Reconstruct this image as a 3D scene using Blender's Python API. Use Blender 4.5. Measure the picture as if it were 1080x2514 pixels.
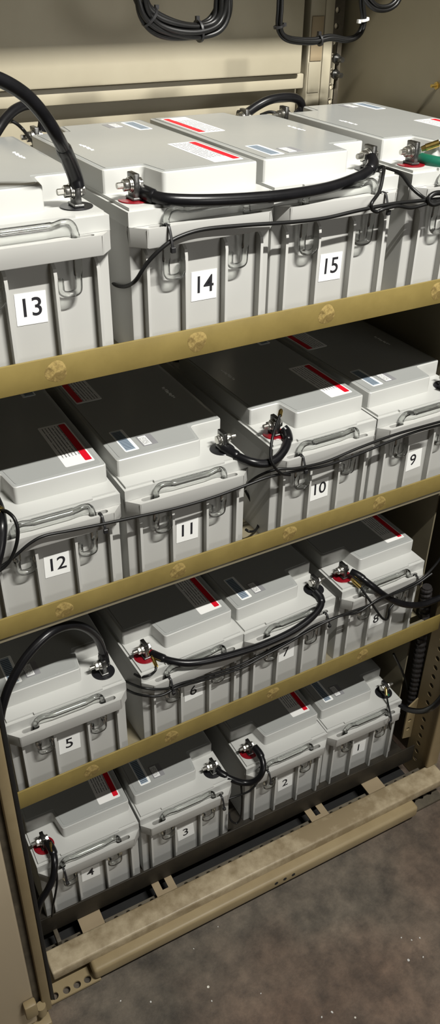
import bpy, bmesh, math, random
from mathutils import Vector, Matrix

for o in list(bpy.data.objects):
    bpy.data.objects.remove(o, do_unlink=True)
SC = bpy.context.scene
COL = SC.collection
random.seed(7)

# ------------------------------------------------------------------ camera
cd = bpy.data.cameras.new('camera')
cam = bpy.data.objects.new('camera', cd)
COL.objects.link(cam)
cd.sensor_fit = 'VERTICAL'
cd.sensor_height = 36.0
cd.sensor_width = 36.0 * 1080 / 2514
cd.lens = 2017.27 * 36.0 / 2514
cd.clip_start = 0.01
cd.clip_end = 60
cam.matrix_world = Matrix((
    (0.8706331, 0.2698361, -0.4113227, -0.3307058),
    (-0.4917668, 0.4991271, -0.7134687, -0.7720264),
    (0.0127827, 0.8234443, 0.5672531, 0.4058194),
    (0, 0, 0, 1)))
SC.camera = cam

# ------------------------------------------------------------------ world and lamp
w = bpy.data.worlds.new('room_air')
SC.world = w
w.use_nodes = True
w.node_tree.nodes['Background'].inputs[0].default_value = (1.0, 0.93, 0.80, 1)
w.node_tree.nodes['Background'].inputs[1].default_value = 0.04

ld = bpy.data.lights.new('ceiling_tube', 'AREA')
ld.shape = 'RECTANGLE'
ld.size = 0.55
ld.size_y = 0.05
ld.energy = 142
ld.color = (1.0, 0.975, 0.915)
lamp = bpy.data.objects.new('ceiling_tube', ld)
COL.objects.link(lamp)
lamp.location = (0.42, -1.10, 1.66)
lamp.rotation_euler = (math.radians(88), 0, 0)

# added fill for shaded fronts, far out in the room, low and right
l2 = bpy.data.lights.new('room_fill', 'AREA')
l2.shape = 'RECTANGLE'
l2.size = 1.4
l2.size_y = 0.9
l2.energy = 30
l2.color = (1.0, 0.97, 0.92)
fill_ob = bpy.data.objects.new('room_fill', l2)
COL.objects.link(fill_ob)
fill_ob.location = (1.7, -4.2, 0.75)
fill_ob.rotation_euler = (Vector((0.17, 0.0, -0.4)) - Vector(fill_ob.location)).to_track_quat('-Z', 'Y').to_euler()

SC.view_settings.view_transform = 'Standard'
SC.view_settings.look = 'None'
SC.view_settings.exposure = 0.0
SC.view_settings.gamma = 1.0
SC.view_settings.use_curve_mapping = False

# ------------------------------------------------------------------ materials
MATS = {}


def nmat(name):
    m = bpy.data.materials.new(name)
    m.use_nodes = True
    MATS[name] = m
    nt = m.node_tree
    return m, nt, nt.nodes['Principled BSDF']


def node(nt, t, **kw):
    n = nt.nodes.new(t)
    for k, v in kw.items():
        setattr(n, k, v)
    return n


def ramp(nt, fac, stops):
    r = node(nt, 'ShaderNodeValToRGB')
    el = r.color_ramp.elements
    while len(el) < len(stops):
        el.new(0.5)
    for e, (p, c) in zip(el, stops):
        e.position = p
        e.color = (*c, 1) if len(c) == 3 else c
    nt.links.new(fac, r.inputs[0])
    return r


def noise(nt, scale, detail=4.0, rough=0.55, coord='Object', vec=None):
    if vec is None:
        tc = node(nt, 'ShaderNodeTexCoord')
        vec = tc.outputs[coord]
    n = node(nt, 'ShaderNodeTexNoise')
    n.inputs['Scale'].default_value = scale
    n.inputs['Detail'].default_value = detail
    n.inputs['Roughness'].default_value = rough
    nt.links.new(vec, n.inputs['Vector'])
    return n


def bump(nt, bsdf, height, strength, dist=0.001):
    b = node(nt, 'ShaderNodeBump')
    b.inputs['Strength'].default_value = strength
    b.inputs['Distance'].default_value = dist
    nt.links.new(height, b.inputs['Height'])
    nt.links.new(b.outputs[0], bsdf.inputs['Normal'])


def plain(name, col, rough=0.5, metal=0.0, var=0.0, scale=40, bmp=0.0, spec=0.5):
    m, nt, b = nmat(name)
    b.inputs['Roughness'].default_value = rough
    b.inputs['Metallic'].default_value = metal
    b.inputs['Specular IOR Level'].default_value = spec
    n = noise(nt, scale)
    lo = tuple(max(0, c * (1 - var)) for c in col)
    hi = tuple(min(1, c * (1 + var)) for c in col)
    r = ramp(nt, n.outputs['Fac'], [(0.3, lo), (0.7, hi)])
    nt.links.new(r.outputs[0], b.inputs['Base Color'])
    if bmp:
        bump(nt, b, n.outputs['Fac'], bmp)
    return m


plain('battery_plastic', (0.49, 0.495, 0.475), 0.34, var=0.025, scale=9, bmp=0.02)
plain('case_plastic', (0.46, 0.46, 0.44), 0.45, var=0.03, scale=9, bmp=0.03)
plain('dimmed_top_plastic', (0.33, 0.34, 0.33), 0.2, var=0.03, scale=9, bmp=0.02)  # battery plastic darkened to paint the dimmer light on the block tops
plain('paper', (0.86, 0.87, 0.85), 0.6, var=0.02)
plain('ink', (0.016, 0.016, 0.02), 0.5, var=0.1)
plain('lead', (0.20, 0.20, 0.195), 0.36, metal=1.0, var=0.35, scale=220, bmp=0.25)
plain('steel', (0.62, 0.61, 0.57), 0.28, metal=1.0, var=0.12, scale=200)
plain('brass', (0.62, 0.45, 0.14), 0.3, metal=1.0, var=0.2, scale=200)
plain('seal_red', (0.20, 0.004, 0.010), 0.28, var=0.1)
plain('seal_black', (0.012, 0.012, 0.014), 0.28, var=0.1)
plain('print_red', (0.62, 0.004, 0.018), 0.45, var=0.05)
plain('print_grey', (0.24, 0.24, 0.25), 0.45, var=0.05)
plain('print_white', (0.86, 0.86, 0.84), 0.5, var=0.05)
plain('rubber', (0.006, 0.006, 0.007), 0.30, var=0.25, scale=60, bmp=0.10, spec=0.35)
plain('wire_black', (0.006, 0.006, 0.006), 0.38, var=0.2, scale=80, spec=0.35)
plain('green_sleeve', (0.004, 0.10, 0.058), 0.42, var=0.15, scale=80)
plain('nylon', (0.012, 0.012, 0.013), 0.45, var=0.1)
plain('gasket_and_void', (0.010, 0.010, 0.010), 0.6, var=0.2)
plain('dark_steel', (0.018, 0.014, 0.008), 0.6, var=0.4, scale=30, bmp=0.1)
plain('conduit', (0.022, 0.020, 0.020), 0.5, var=0.2)
plain('hole_light', (0.78, 0.70, 0.52), 0.5, var=0.1)
plain('tie_white', (0.7, 0.7, 0.68), 0.5, var=0.05)


def painted(name, col, dirt, scale, rough, lo=0.42, hi=0.7, bmp=0.1):
    m, nt, b = nmat(name)
    n = noise(nt, scale, 8, 0.62)
    n2 = noise(nt, scale * 0.16, 3, 0.5)
    mx = node(nt, 'ShaderNodeMath', operation='MULTIPLY_ADD')
    nt.links.new(n2.outputs['Fac'], mx.inputs[0])
    mx.inputs[1].default_value = 0.6
    ad = node(nt, 'ShaderNodeMath', operation='MULTIPLY')
    nt.links.new(n.outputs['Fac'], ad.inputs[0])
    ad.inputs[1].default_value = 0.55
    nt.links.new(ad.outputs[0], mx.inputs[2])
    r = ramp(nt, mx.outputs[0], [(lo, col), (hi, dirt)])
    nt.links.new(r.outputs[0], b.inputs['Base Color'])
    b.inputs['Roughness'].default_value = rough
    bump(nt, b, n.outputs['Fac'], bmp)
    return m


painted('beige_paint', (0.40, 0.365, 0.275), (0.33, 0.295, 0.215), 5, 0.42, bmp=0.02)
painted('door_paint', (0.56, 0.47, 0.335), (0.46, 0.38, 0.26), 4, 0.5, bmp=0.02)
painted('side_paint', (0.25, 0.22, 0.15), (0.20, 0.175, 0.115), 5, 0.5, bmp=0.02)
painted('lip_paint', (0.27, 0.205, 0.066), (0.20, 0.15, 0.046), 22, 0.42, bmp=0.05)
painted('weld_paint', (0.38, 0.28, 0.10), (0.19, 0.135, 0.045), 160, 0.45, 0.5, 0.62, bmp=0.8)
painted('frame_paint', (0.33, 0.26, 0.145), (0.25, 0.19, 0.10), 14, 0.5, bmp=0.06)
painted('worn_frame', (0.25, 0.195, 0.115), (0.46, 0.385, 0.26), 42, 0.45, 0.5, 0.70, bmp=0.15)
painted('grey_frame', (0.14, 0.12, 0.085), (0.06, 0.05, 0.035), 40, 0.6, bmp=0.15)
painted('tab_paint', (0.34, 0.27, 0.17), (0.29, 0.225, 0.14), 12, 0.5, bmp=0.03)

# clear moulded plastic
m, nt, b = nmat('clear_plastic')
b.inputs['Base Color'].default_value = (0.97, 0.98, 0.97, 1)
b.inputs['Roughness'].default_value = 0.04
b.inputs['IOR'].default_value = 1.45
b.inputs['Transmission Weight'].default_value = 1.0
n = noise(nt, 70, 1)
bump(nt, b, n.outputs['Fac'], 0.15, 0.002)
lw = node(nt, 'ShaderNodeFresnel')
lw.inputs['IOR'].default_value = 1.5
tr = node(nt, 'ShaderNodeBsdfTransparent')
tr.inputs['Color'].default_value = (0.93, 0.94, 0.93, 1)
gl = node(nt, 'ShaderNodeBsdfGlossy')
gl.inputs['Roughness'].default_value = 0.05
m1 = node(nt, 'ShaderNodeMixShader')
nt.links.new(lw.outputs[0], m1.inputs[0])
nt.links.new(tr.outputs[0], m1.inputs[1])
nt.links.new(gl.outputs[0], m1.inputs[2])
m2 = node(nt, 'ShaderNodeMixShader')
m2.inputs[0].default_value = 0.32
nt.links.new(m1.outputs[0], m2.inputs[1])
nt.links.new(b.outputs[0], m2.inputs[2])
nt.links.new(m2.outputs[0], nt.nodes['Material Output'].inputs['Surface'])

# concrete floor
m, nt, b = nmat('concrete')
tc = node(nt, 'ShaderNodeTexCoord')
V = tc.outputs['Object']
n1 = noise(nt, 5.0, 10, 0.68, vec=V)
n2 = noise(nt, 2.2, 3, 0.5, vec=V)
n3 = noise(nt, 26, 6, 0.7, vec=V)
r1 = ramp(nt, n1.outputs['Fac'], [(0.30, (0.06, 0.05, 0.041)), (0.46, (0.12, 0.10, 0.083)), (0.60, (0.165, 0.137, 0.113)), (0.78, (0.27, 0.225, 0.185))])
r2 = ramp(nt, n2.outputs['Fac'], [(0.42, (0.95, 0.97, 0.92)), (0.60, (1.25, 1.0, 0.86))])
mu = node(nt, 'ShaderNodeMix', data_type='RGBA', blend_type='MULTIPLY')
mu.inputs['Factor'].default_value = 1
nt.links.new(r1.outputs[0], mu.inputs['A'])
nt.links.new(r2.outputs[0], mu.inputs['B'])
r3 = ramp(nt, n3.outputs['Fac'], [(0.35, (0.45, 0.45, 0.46)), (0.65, (1.3, 1.28, 1.25))])
mu2 = node(nt, 'ShaderNodeMix', data_type='RGBA', blend_type='MULTIPLY')
mu2.inputs['Factor'].default_value = 0.75
nt.links.new(mu.outputs['Result'], mu2.inputs['A'])
nt.links.new(r3.outputs[0], mu2.inputs['B'])
vo = node(nt, 'ShaderNodeTexVoronoi')
vo.inputs['Scale'].default_value = 22
nt.links.new(V, vo.inputs['Vector'])
sp = node(nt, 'ShaderNodeMath', operation='LESS_THAN')
nt.links.new(vo.outputs['Distance'], sp.inputs[0])
sp.inputs[1].default_value = 0.045
sel = node(nt, 'ShaderNodeSeparateColor')
nt.links.new(vo.outputs['Color'], sel.inputs[0])
gt = node(nt, 'ShaderNodeMath', operation='GREATER_THAN')
nt.links.new(sel.outputs[0], gt.inputs[0])
gt.inputs[1].default_value = 0.86
an = node(nt, 'ShaderNodeMath', operation='MULTIPLY')
nt.links.new(sp.outputs[0], an.inputs[0])
nt.links.new(gt.outputs[0], an.inputs[1])
mx = node(nt, 'ShaderNodeMix', data_type='RGBA')
nt.links.new(an.outputs[0], mx.inputs['Factor'])
nt.links.new(mu2.outputs['Result'], mx.inputs['A'])
mx.inputs['B'].default_value = (0.8, 0.78, 0.7, 1)
nt.links.new(mx.outputs['Result'], b.inputs['Base Color'])
b.inputs['Roughness'].default_value = 0.62
bump(nt, b, n3.outputs['Fac'], 0.35, 0.003)


def striped(name, paper, ink, freq, axis, lo, hi, along_lo, along_hi, thick, wob, base_gap=0.5):
    """flat print: straight lines of small type, generated coordinates"""
    m, nt, b = nmat(name)
    tc = node(nt, 'ShaderNodeTexCoord')
    sx = node(nt, 'ShaderNodeSeparateXYZ')
    nt.links.new(tc.outputs['Generated'], sx.inputs[0])
    u = sx.outputs[0 if axis == 'x' else 1]
    v = sx.outputs[1 if axis == 'x' else 0]

    def M(op, a, bb, c=None):
        q = node(nt, 'ShaderNodeMath', operation=op)
        for i, s in enumerate((a, bb, c)):
            if s is None:
                continue
            if isinstance(s, (int, float)):
                q.inputs[i].default_value = s
            else:
                nt.links.new(s, q.inputs[i])
        return q.outputs[0]
    fr = M('FRACT', M('MULTIPLY', u, freq), 0)
    line = M('LESS_THAN', fr, thick)
    inside = M('MULTIPLY', M('GREATER_THAN', u, lo), M('LESS_THAN', u, hi))
    ins2 = M('MULTIPLY', M('GREATER_THAN', v, along_lo), M('LESS_THAN', v, along_hi))
    cmb = node(nt, 'ShaderNodeCombineXYZ')
    nt.links.new(M('FLOOR', M('MULTIPLY', u, freq), 0), cmb.inputs[0])
    nt.links.new(M('MULTIPLY', v, wob), cmb.inputs[1])
    nn = noise(nt, 1.0, 2, 0.6, vec=cmb.outputs[0])
    word = M('GREATER_THAN', nn.outputs['Fac'], base_gap)
    f = M('MULTIPLY', M('MULTIPLY', line, inside), M('MULTIPLY', ins2, word))
    mx = node(nt, 'ShaderNodeMix', data_type='RGBA')
    nt.links.new(f, mx.inputs['Factor'])
    mx.inputs['A'].default_value = (*paper, 1)
    mx.inputs['B'].default_value = (*ink, 1)
    nt.links.new(mx.outputs['Result'], b.inputs['Base Color'])
    b.inputs['Roughness'].default_value = 0.42
    return m


striped('warning_print', (0.80, 0.80, 0.78), (0.17, 0.17, 0.18), 9.0, 'x', 0.06, 0.70, 0.20, 0.96, 0.34, 30, 0.42)
striped('barcode_print', (0.36, 0.43, 0.50), (0.06, 0.085, 0.12), 15.0, 'y', 0.04, 0.96, 0.06, 0.94, 0.55, 0.0, 0.28)
striped('serial_print', (0.78, 0.79, 0.78), (0.12, 0.12, 0.12), 6.0, 'x', 0.08, 0.92, 0.1, 0.9, 0.4, 9, 0.45)

# ------------------------------------------------------------------ mesh helpers


def finish(bm, name, smooth=0.6):
    bmesh.ops.recalc_face_normals(bm, faces=bm.faces[:])
    me = bpy.data.meshes.new(name)
    bm.to_mesh(me)
    bm.free()
    if smooth:
        for p in me.polygons:
            p.use_smooth = True
        me.set_sharp_from_angle(angle=smooth)
    return me


def put(name, me, mat, parent=None, loc=(0, 0, 0), rot=(0, 0, 0)):
    o = bpy.data.objects.new(name, me)
    COL.objects.link(o)
    if mat is not None and len(me.materials) == 0:
        me.materials.append(MATS[mat])
    o.location = loc
    o.rotation_euler = rot
    if parent:
        o.parent = parent
    return o


def empty(name, label, cat, loc=(0, 0, 0), rotz=0, group=None):
    o = bpy.data.objects.new(name, None)
    COL.objects.link(o)
    o.location = loc
    o.rotation_euler = (0, 0, rotz)
    o.empty_display_size = 0.02
    tag(o, label, cat, group)
    return o


def tag(o, label, cat, group=None):
    o['label'] = label
    o['category'] = cat
    if group:
        o['group'] = group
    return o


def struct(o):
    o['kind'] = 'structure'
    return o


def sharp_edges(bm, ang=0.7):
    return [e for e in bm.edges if len(e.link_faces) == 2 and e.calc_face_angle(0) > ang]


def bev(bm, off, seg=2, edges=None):
    edges = sharp_edges(bm) if edges is None else edges
    bmesh.ops.bevel(bm, geom=edges, offset=off, segments=seg, profile=0.5, affect='EDGES', clamp_overlap=True)


def add_box(bm, a, b):
    c = [(a[i] + b[i]) / 2 for i in range(3)]
    s = [abs(b[i] - a[i]) for i in range(3)]
    return bmesh.ops.create_cube(bm, size=1, matrix=Matrix.Translation(c) @ Matrix.Diagonal((*s, 1)))['verts']


def box_mesh(name, a, b, bv=0.0, seg=2):
    bm = bmesh.new()
    add_box(bm, a, b)
    if bv:
        bev(bm, bv, seg)
    return finish(bm, name)


def add_prism(bm, poly, z0, z1):
    lo = [bm.verts.new((x, y, z0)) for x, y in poly]
    hi = [bm.verts.new((x, y, z1)) for x, y in poly]
    n = len(poly)
    fs = [bm.faces.new(lo[::-1]), bm.faces.new(hi)]
    for i in range(n):
        j = (i + 1) % n
        fs.append(bm.faces.new((lo[i], lo[j], hi[j], hi[i])))
    return fs


def add_plate(bm, poly, holes, z0, z1):
    """flat plate with real holes; poly and holes are lists of (x, y) loops"""
    loops = [poly] + holes
    for z in (z0, z1):
        es = []
        for lp in loops:
            vs = [bm.verts.new((x, y, z)) for x, y in lp]
            es += [bm.edges.new((vs[i], vs[(i + 1) % len(vs)])) for i in range(len(vs))]
        bmesh.ops.triangle_fill(bm, use_beauty=True, edges=es)
    for lp in loops:
        n = len(lp)
        for i in range(n):
            x0, y0 = lp[i]
            x1, y1 = lp[(i + 1) % n]
            vs = [bm.verts.new(p) for p in ((x0, y0, z0), (x1, y1, z0), (x1, y1, z1), (x0, y0, z1))]
            bm.faces.new(vs)
    bmesh.ops.remove_doubles(bm, verts=bm.verts[:], dist=1e-6)


def circle(x, y, r, n=12):
    return [(x + r * math.cos(2 * math.pi * i / n), y + r * math.sin(2 * math.pi * i / n)) for i in range(n)]


def slot(x0, x1, y, r, n=6):
    p = [(x1 + r * math.cos(-math.pi / 2 + math.pi * i / n), y + r * math.sin(-math.pi / 2 + math.pi * i / n)) for i in range(n + 1)]
    p += [(x0 + r * math.cos(math.pi / 2 + math.pi * i / n), y + r * math.sin(math.pi / 2 + math.pi * i / n)) for i in range(n + 1)]
    return p


def spline(pts, k=6):
    P = [Vector(p) for p in pts]
    P = [P[0] * 2 - P[1]] + P + [P[-1] * 2 - P[-2]]
    out = []
    for i in range(1, len(P) - 2):
        a, b, c, d = P[i - 1], P[i], P[i + 1], P[i + 2]
        for s in range(k):
            t = s / k
            out.append(0.5 * ((2 * b) + (c - a) * t + (2 * a - 5 * b + 4 * c - d) * t * t + (3 * b - a - 3 * c + d) * t ** 3))
    out.append(P[-2].copy())
    return out


def add_tube(bm, pts, r, n=10, ry=None, up=None):
    """sweep an ellipse (r, ry) along pts; r may be a list"""
    N = len(pts)
    T = []
    for i in range(N):
        t = pts[min(i + 1, N - 1)] - pts[max(i - 1, 0)]
        T.append(t.normalized() if t.length > 1e-9 else Vector((1, 0, 0)))
    u = Vector(up) if up else (Vector((0, 0, 1)) if abs(T[0].z) < 0.9 else Vector((1, 0, 0)))
    u = (u - T[0] * u.dot(T[0])).normalized()
    rings = []
    for i in range(N):
        base = Vector(up) if up else u
        v = base - T[i] * base.dot(T[i])
        u = v.normalized() if v.length > 1e-6 else u
        s = T[i].cross(u)
        ra = r[i] if isinstance(r, (list, tuple)) else r
        rb = ra if ry is None else (ry[i] if isinstance(ry, (list, tuple)) else ry)
        rings.append([bm.verts.new(pts[i] + s * (ra * math.cos(2 * math.pi * k / n)) + u * (rb * math.sin(2 * math.pi * k / n))) for k in range(n)])
    for i in range(N - 1):
        for k in range(n):
            q = (k + 1) % n
            bm.faces.new((rings[i][k], rings[i][q], rings[i + 1][q], rings[i + 1][k]))
    bm.faces.new(rings[0][::-1])
    bm.faces.new(rings[-1])


def tube_mesh(name, pts, r, n=10, k=6):
    bm = bmesh.new()
    add_tube(bm, spline(pts, k), r, n)
    return finish(bm, name, 0.9)


def add_cyl(bm, p0, p1, r, n=16, r2=None):
    p0, p1 = Vector(p0), Vector(p1)
    d = p1 - p0
    mt = Matrix.Translation((p0 + p1) / 2) @ d.to_track_quat('Z', 'Y').to_matrix().to_4x4()
    bmesh.ops.create_cone(bm, cap_ends=True, segments=n, radius1=r, radius2=r if r2 is None else r2, depth=d.length, matrix=mt)


# ------------------------------------------------------------------ the place: floor and cabinet shell
FZ = -1.005
struct(put('floor', box_mesh('floor', (-2.5, -3.0, FZ - 0.05), (3.0, 1.2, FZ)), 'concrete'))
struct(put('wall_back', box_mesh('wall_back', (-0.262, 0.412, FZ), (0.612, 0.43, 0.80)), 'beige_paint'))
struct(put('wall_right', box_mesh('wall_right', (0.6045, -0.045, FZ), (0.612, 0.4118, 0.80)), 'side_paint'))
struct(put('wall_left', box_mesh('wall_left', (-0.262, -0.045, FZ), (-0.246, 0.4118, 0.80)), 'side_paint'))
struct(put('ceiling', box_mesh('ceiling', (-0.262, -0.09, 0.722), (0.612, 0.4118, 0.737)), 'beige_paint'))

fr = empty('cabinet_frame', 'beige steel cabinet frame with perforated posts and worn bottom rail', 'cabinet')
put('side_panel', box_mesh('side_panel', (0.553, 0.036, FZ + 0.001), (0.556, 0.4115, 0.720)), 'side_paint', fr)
# upper back panel and cross rail
put('back_panel', box_mesh('back_panel', (-0.24, 0.379, 0.2490), (0.462, 0.391, 0.720), 0.003), 'beige_paint', fr)
put('cross_rail', box_mesh('cross_rail', (-0.24, 0.3885, 0.2275), (0.474, 0.404, 0.2480), 0.002), 'beige_paint', fr)
# rear corner post
put('rear_post', box_mesh('rear_post', (0.4765, 0.3850, FZ), (0.5185, 0.410, 0.720), 0.0025), 'beige_paint', fr)
put('rear_post_step', box_mesh('rear_post_step', (0.502, 0.3825, FZ), (0.5180, 0.3849, 0.720), 0.001, 2), 'beige_paint', fr)
bm = bmesh.new()
hz = [0.3295 - 0.0205 * i for i in range(-12, 40)]
add_plate(bm, [(0.521, FZ), (0.540, FZ), (0.540, 0.720), (0.521, 0.720)], [circle(0.5275, z, 0.0042) for z in hz], -0.3905, -0.3880)
bmesh.ops.rotate(bm, verts=bm.verts[:], cent=(0, 0, 0), matrix=Matrix.Rotation(math.pi / 2, 3, 'X'))
put('perforated_flange', finish(bm, 'perforated_flange'), 'grey_frame', fr)
for z in hz[10:20]:  # cream discs painted as light showing through the flange holes
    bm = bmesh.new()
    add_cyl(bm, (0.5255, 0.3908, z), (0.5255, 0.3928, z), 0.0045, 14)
    put('hole_light', finish(bm, 'hole_light'), 'hole_light', fr)
for i, z in enumerate((0.2655, 0.2445)):
    bm = bmesh.new()
    add_cyl(bm, (0.5305, 0.3878, z), (0.5305, 0.3830, z), 0.0075, 6)
    add_cyl(bm, (0.5305, 0.3830, z), (0.5305, 0.3700, z), 0.0038, 12)
    put('bolt', finish(bm, 'bolt'), 'lead', fr)
put('rear_plate', box_mesh('rear_plate', (0.4795, 0.3830, 0.2645), (0.5005, 0.3849, 0.3225), 0.0006), 'tab_paint', fr)
put('rear_plate', box_mesh('rear_plate', (0.4785, 0.3836, 0.2215), (0.4995, 0.3849, 0.2635), 0.0006), 'beige_paint', fr)

put('base_void_shade', box_mesh('base_void_shade', (-0.243, -0.034, -1.003), (0.5525, 0.405, -0.995)), 'gasket_and_void', fr)  # black sheet added as the deep shade below the bottom shelf
# bottom rail group, turned slightly like the lowest shelf
base = bpy.data.objects.new('bottom_rail', None)
YB = -0.0227


def rot_mesh(me):
    me.transform(Matrix.Rotation(YB, 4, 'Z'))
    return me


bpy.data.objects.remove(base)
rail = put('bottom_rail', rot_mesh(box_mesh('bottom_rail', (-0.222, -0.081, -0.966), (0.590, -0.040, -0.944), 0.0035, 3)), 'worn_frame', fr)
put('kick_rail', rot_mesh(box_mesh('kick_rail', (-0.160, -0.100, -0.990), (0.508, -0.062, -0.9625), 0.006, 3)), 'frame_paint', fr)
for x in (0.185, 0.203, 0.221):
    bm = bmesh.new()
    add_cyl(bm, (x, -0.1005, -0.974), (x, -0.0985, -0.974), 0.0036, 12)
    put('rivet_hole', rot_mesh(finish(bm, 'rivet_hole')), 'gasket_and_void', fr)
bm = bmesh.new()
add_plate(bm, [(-0.22, -0.0398), (0.566, -0.0398), (0.566, -0.0255), (-0.22, -0.0255)],
          [circle(-0.205 + 0.0222 * i, -0.0325, 0.0044, 10) for i in range(35)], -0.9655, -0.963)
put('perforated_strip', rot_mesh(finish(bm, 'perforated_strip')), 'grey_frame', fr)
for x0, x1, sl in ((-0.155, -0.116, False), (-0.019, 0.019, True), (0.300, 0.339, True), (0.433, 0.472, False)):
    bm = bmesh.new()
    xm = (x0 + x1) / 2
    hl = [[(xm - 0.0055, -0.030), (xm + 0.0055, -0.030), (xm + 0.0055, -0.004), (xm - 0.0055, -0.004)]] if sl else []
    yb = 0.004 + 0.0227 * xm
    add_plate(bm, [(x0, -0.052), (x1, -0.052), (x1, yb), (x0, yb)], hl, -0.9535, -0.9505)
    put('bracket_tab', rot_mesh(finish(bm, 'bracket_tab')), 'tab_paint', fr)
put('bracket_stub', rot_mesh(box_mesh('bracket_stub', (-0.198, -0.036, -0.9628), (-0.191, -0.010, -0.945), 0.001)), 'grey_frame', fr)
for x0, x1, hx in ((-0.236, -0.150, (-0.226, -0.206, -0.188, -0.170)), (0.510, 0.585, (0.525, 0.545, 0.566))):
    bm = bmesh.new()
    y0 = -0.0765 if x0 < 0 else -0.066
    add_plate(bm, [(x0, y0 - 0.022), (x1, y0 - 0.022), (x1, y0 + 0.03), (x0, y0 + 0.03)],
              [circle(x, (-0.089 if x0 < 0 else -0.0655), 0.0062, 14) for x in hx], -0.9985, -0.9945)
    put('foot_plate', rot_mesh(finish(bm, 'foot_plate')), 'frame_paint' if x0 < 0 else 'grey_frame', fr)

# front posts
bm = bmesh.new()
hz2 = [-0.955 + 0.0235 * i for i in range(30)]
add_plate(bm, [(-0.050, FZ + 0.002), (0.004, FZ + 0.002), (0.004, 0.720), (-0.050, 0.720)],
          [circle(-0.022, z, 0.0055, 10) for z in hz2], 0.570, 0.5725)
me = finish(bm, 'perforated_web')
me.transform(Matrix(((0, 0, 1, 0), (1, 0, 0, 0), (0, 1, 0, 0), (0, 0, 0, 1))))
put('perforated_web', me, 'frame_paint', fr)
put('front_post', box_mesh('front_post', (0.5655, -0.0600, -0.9435), (0.594, -0.0505, 0.720), 0.004, 3), 'frame_paint', fr)
put('post_return', box_mesh('post_return', (0.5730, 0.0045, FZ + 0.002), (0.5898, 0.0085, 0.720), 0.0015), 'frame_paint', fr)
bm = bmesh.new()
add_plate(bm, [(0.547, -0.905), (0.5695, -0.912), (0.5695, -0.80), (0.547, -0.815)],
          [circle(0.5575, z, 0.0045, 10) for z in (-0.832, -0.857, -0.882)], -0.004, -0.001)
bmesh.ops.rotate(bm, verts=bm.verts[:], cent=(0, 0, 0), matrix=Matrix.Rotation(math.pi / 2, 3, 'X'))
put('hole_bracket', finish(bm, 'hole_bracket'), 'frame_paint', fr)


def leaning(name, x0, x1, y0, y1, z0, z1, mat, parent, bv=0.0015):
    """vertical member leaning like the left jamb"""
    def sh(z):
        return -0.0126 * (-0.35 - z)
    bm = bmesh.new()
    add_box(bm, (x0, y0, z0), (x1, y1, z1))
    for v in bm.verts:
        v.co.x += sh(v.co.z)
    if bv:
        bev(bm, bv)
    return put(name, finish(bm, name), mat, parent)


leaning('front_post', -0.2455, -0.2275, -0.088, -0.0465, FZ + 0.002, 0.720, 'frame_paint', fr, 0.003)
leaning('door_gasket', -0.2272, -0.2212, -0.088, -0.050, FZ + 0.002, 0.720, 'gasket_and_void', fr)
leaning('jamb_edge', -0.2210, -0.2196, -0.066, -0.050, FZ + 0.002, 0.720, 'beige_paint', fr, 0)

# open door at the left
dr = struct(bpy.data.objects.new('door_1', None))
COL.objects.link(dr)
dr.location = (-0.2445, -0.1, FZ)
dr['label'] = 'beige steel cabinet door swung open at the left'
dr['category'] = 'door'


def dput(o):
    o.location = Vector(o.location) - Vector(dr.location)
    o.parent = dr
    return o


dput(leaning('door_edge', -0.2450, -0.2310, -0.110, -0.0895, -0.975, 0.80, 'frame_paint', None, 0.003))
dput(leaning('door_groove', -0.2560, -0.2452, -0.100, -0.0895, -0.975, 0.80, 'grey_frame', None, 0.001))
dput(leaning('door_panel', -0.70, -0.2562, -0.112, -0.0895, -0.985, 0.80, 'door_paint', None, 0.004))
dput(put('hinge_block', box_mesh('hinge_block', (-0.281, -0.126, -0.940), (-0.262, -0.1123, -0.905), 0.003), 'frame_paint'))
bm = bmesh.new()
add_cyl(bm, (-0.2555, -0.112, -0.966), (-0.2555, -0.112, -0.944), 0.0075, 14)
dput(put('hinge_pin', finish(bm, 'hinge_pin'), 'frame_paint'))
dput(put('bottom_strip', box_mesh('bottom_strip', (-0.36, -0.121, -1.0035), (-0.245, -0.094, -0.990), 0.002), 'frame_paint'))
dput(put('bottom_strip', box_mesh('bottom_strip', (-0.36, -0.148, -1.0035), (-0.266, -0.128, -0.994), 0.002), 'grey_frame'))

# paint flecks stuck to the floor
flo = bpy.data.objects['floor']
for x, y, q in ((0.329, -0.279, 0.0018), (0.315, -0.315, 0.0030), (0.340, -0.323, 0.0018), (0.357, -0.295, 0.0018), (0.342, -0.291, 0.0015), (-0.008, -0.210, 0.0018), (0.153, -0.319, 0.0024), (-0.095, -0.163, 0.0018), (-0.137, -0.138, 0.0018), (0.061, -0.108, 0.0012), (0.134, -0.317, 0.0018), (0.068, -0.239, 0.0012), (0.006, -0.121, 0.0012)):
    bm = bmesh.new()
    n = 7
    add_prism(bm, [(q * (0.6 + 0.5 * random.random()) * math.cos(6.283 * k / n), q * (0.5 + 0.4 * random.random()) * math.sin(6.283 * k / n)) for k in range(n)], 0, 0.0008)
    put('paint_fleck', finish(bm, 'paint_fleck'), 'tie_white', flo, (x, y, FZ), (0, 0, random.random() * 3))

# screw in the right side panel
bm = bmesh.new()
add_cyl(bm, (0.5535, 0.1771, 0.2520), (0.5390, 0.1771, 0.2520), 0.0022, 10)
add_cyl(bm, (0.5500, 0.1771, 0.2520), (0.5475, 0.1771, 0.2520), 0.005, 6)
tag(put('panel_screw', finish(bm, 'panel_screw'), 'brass'), 'small brass screw in the dark right side panel', 'screw')

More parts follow.
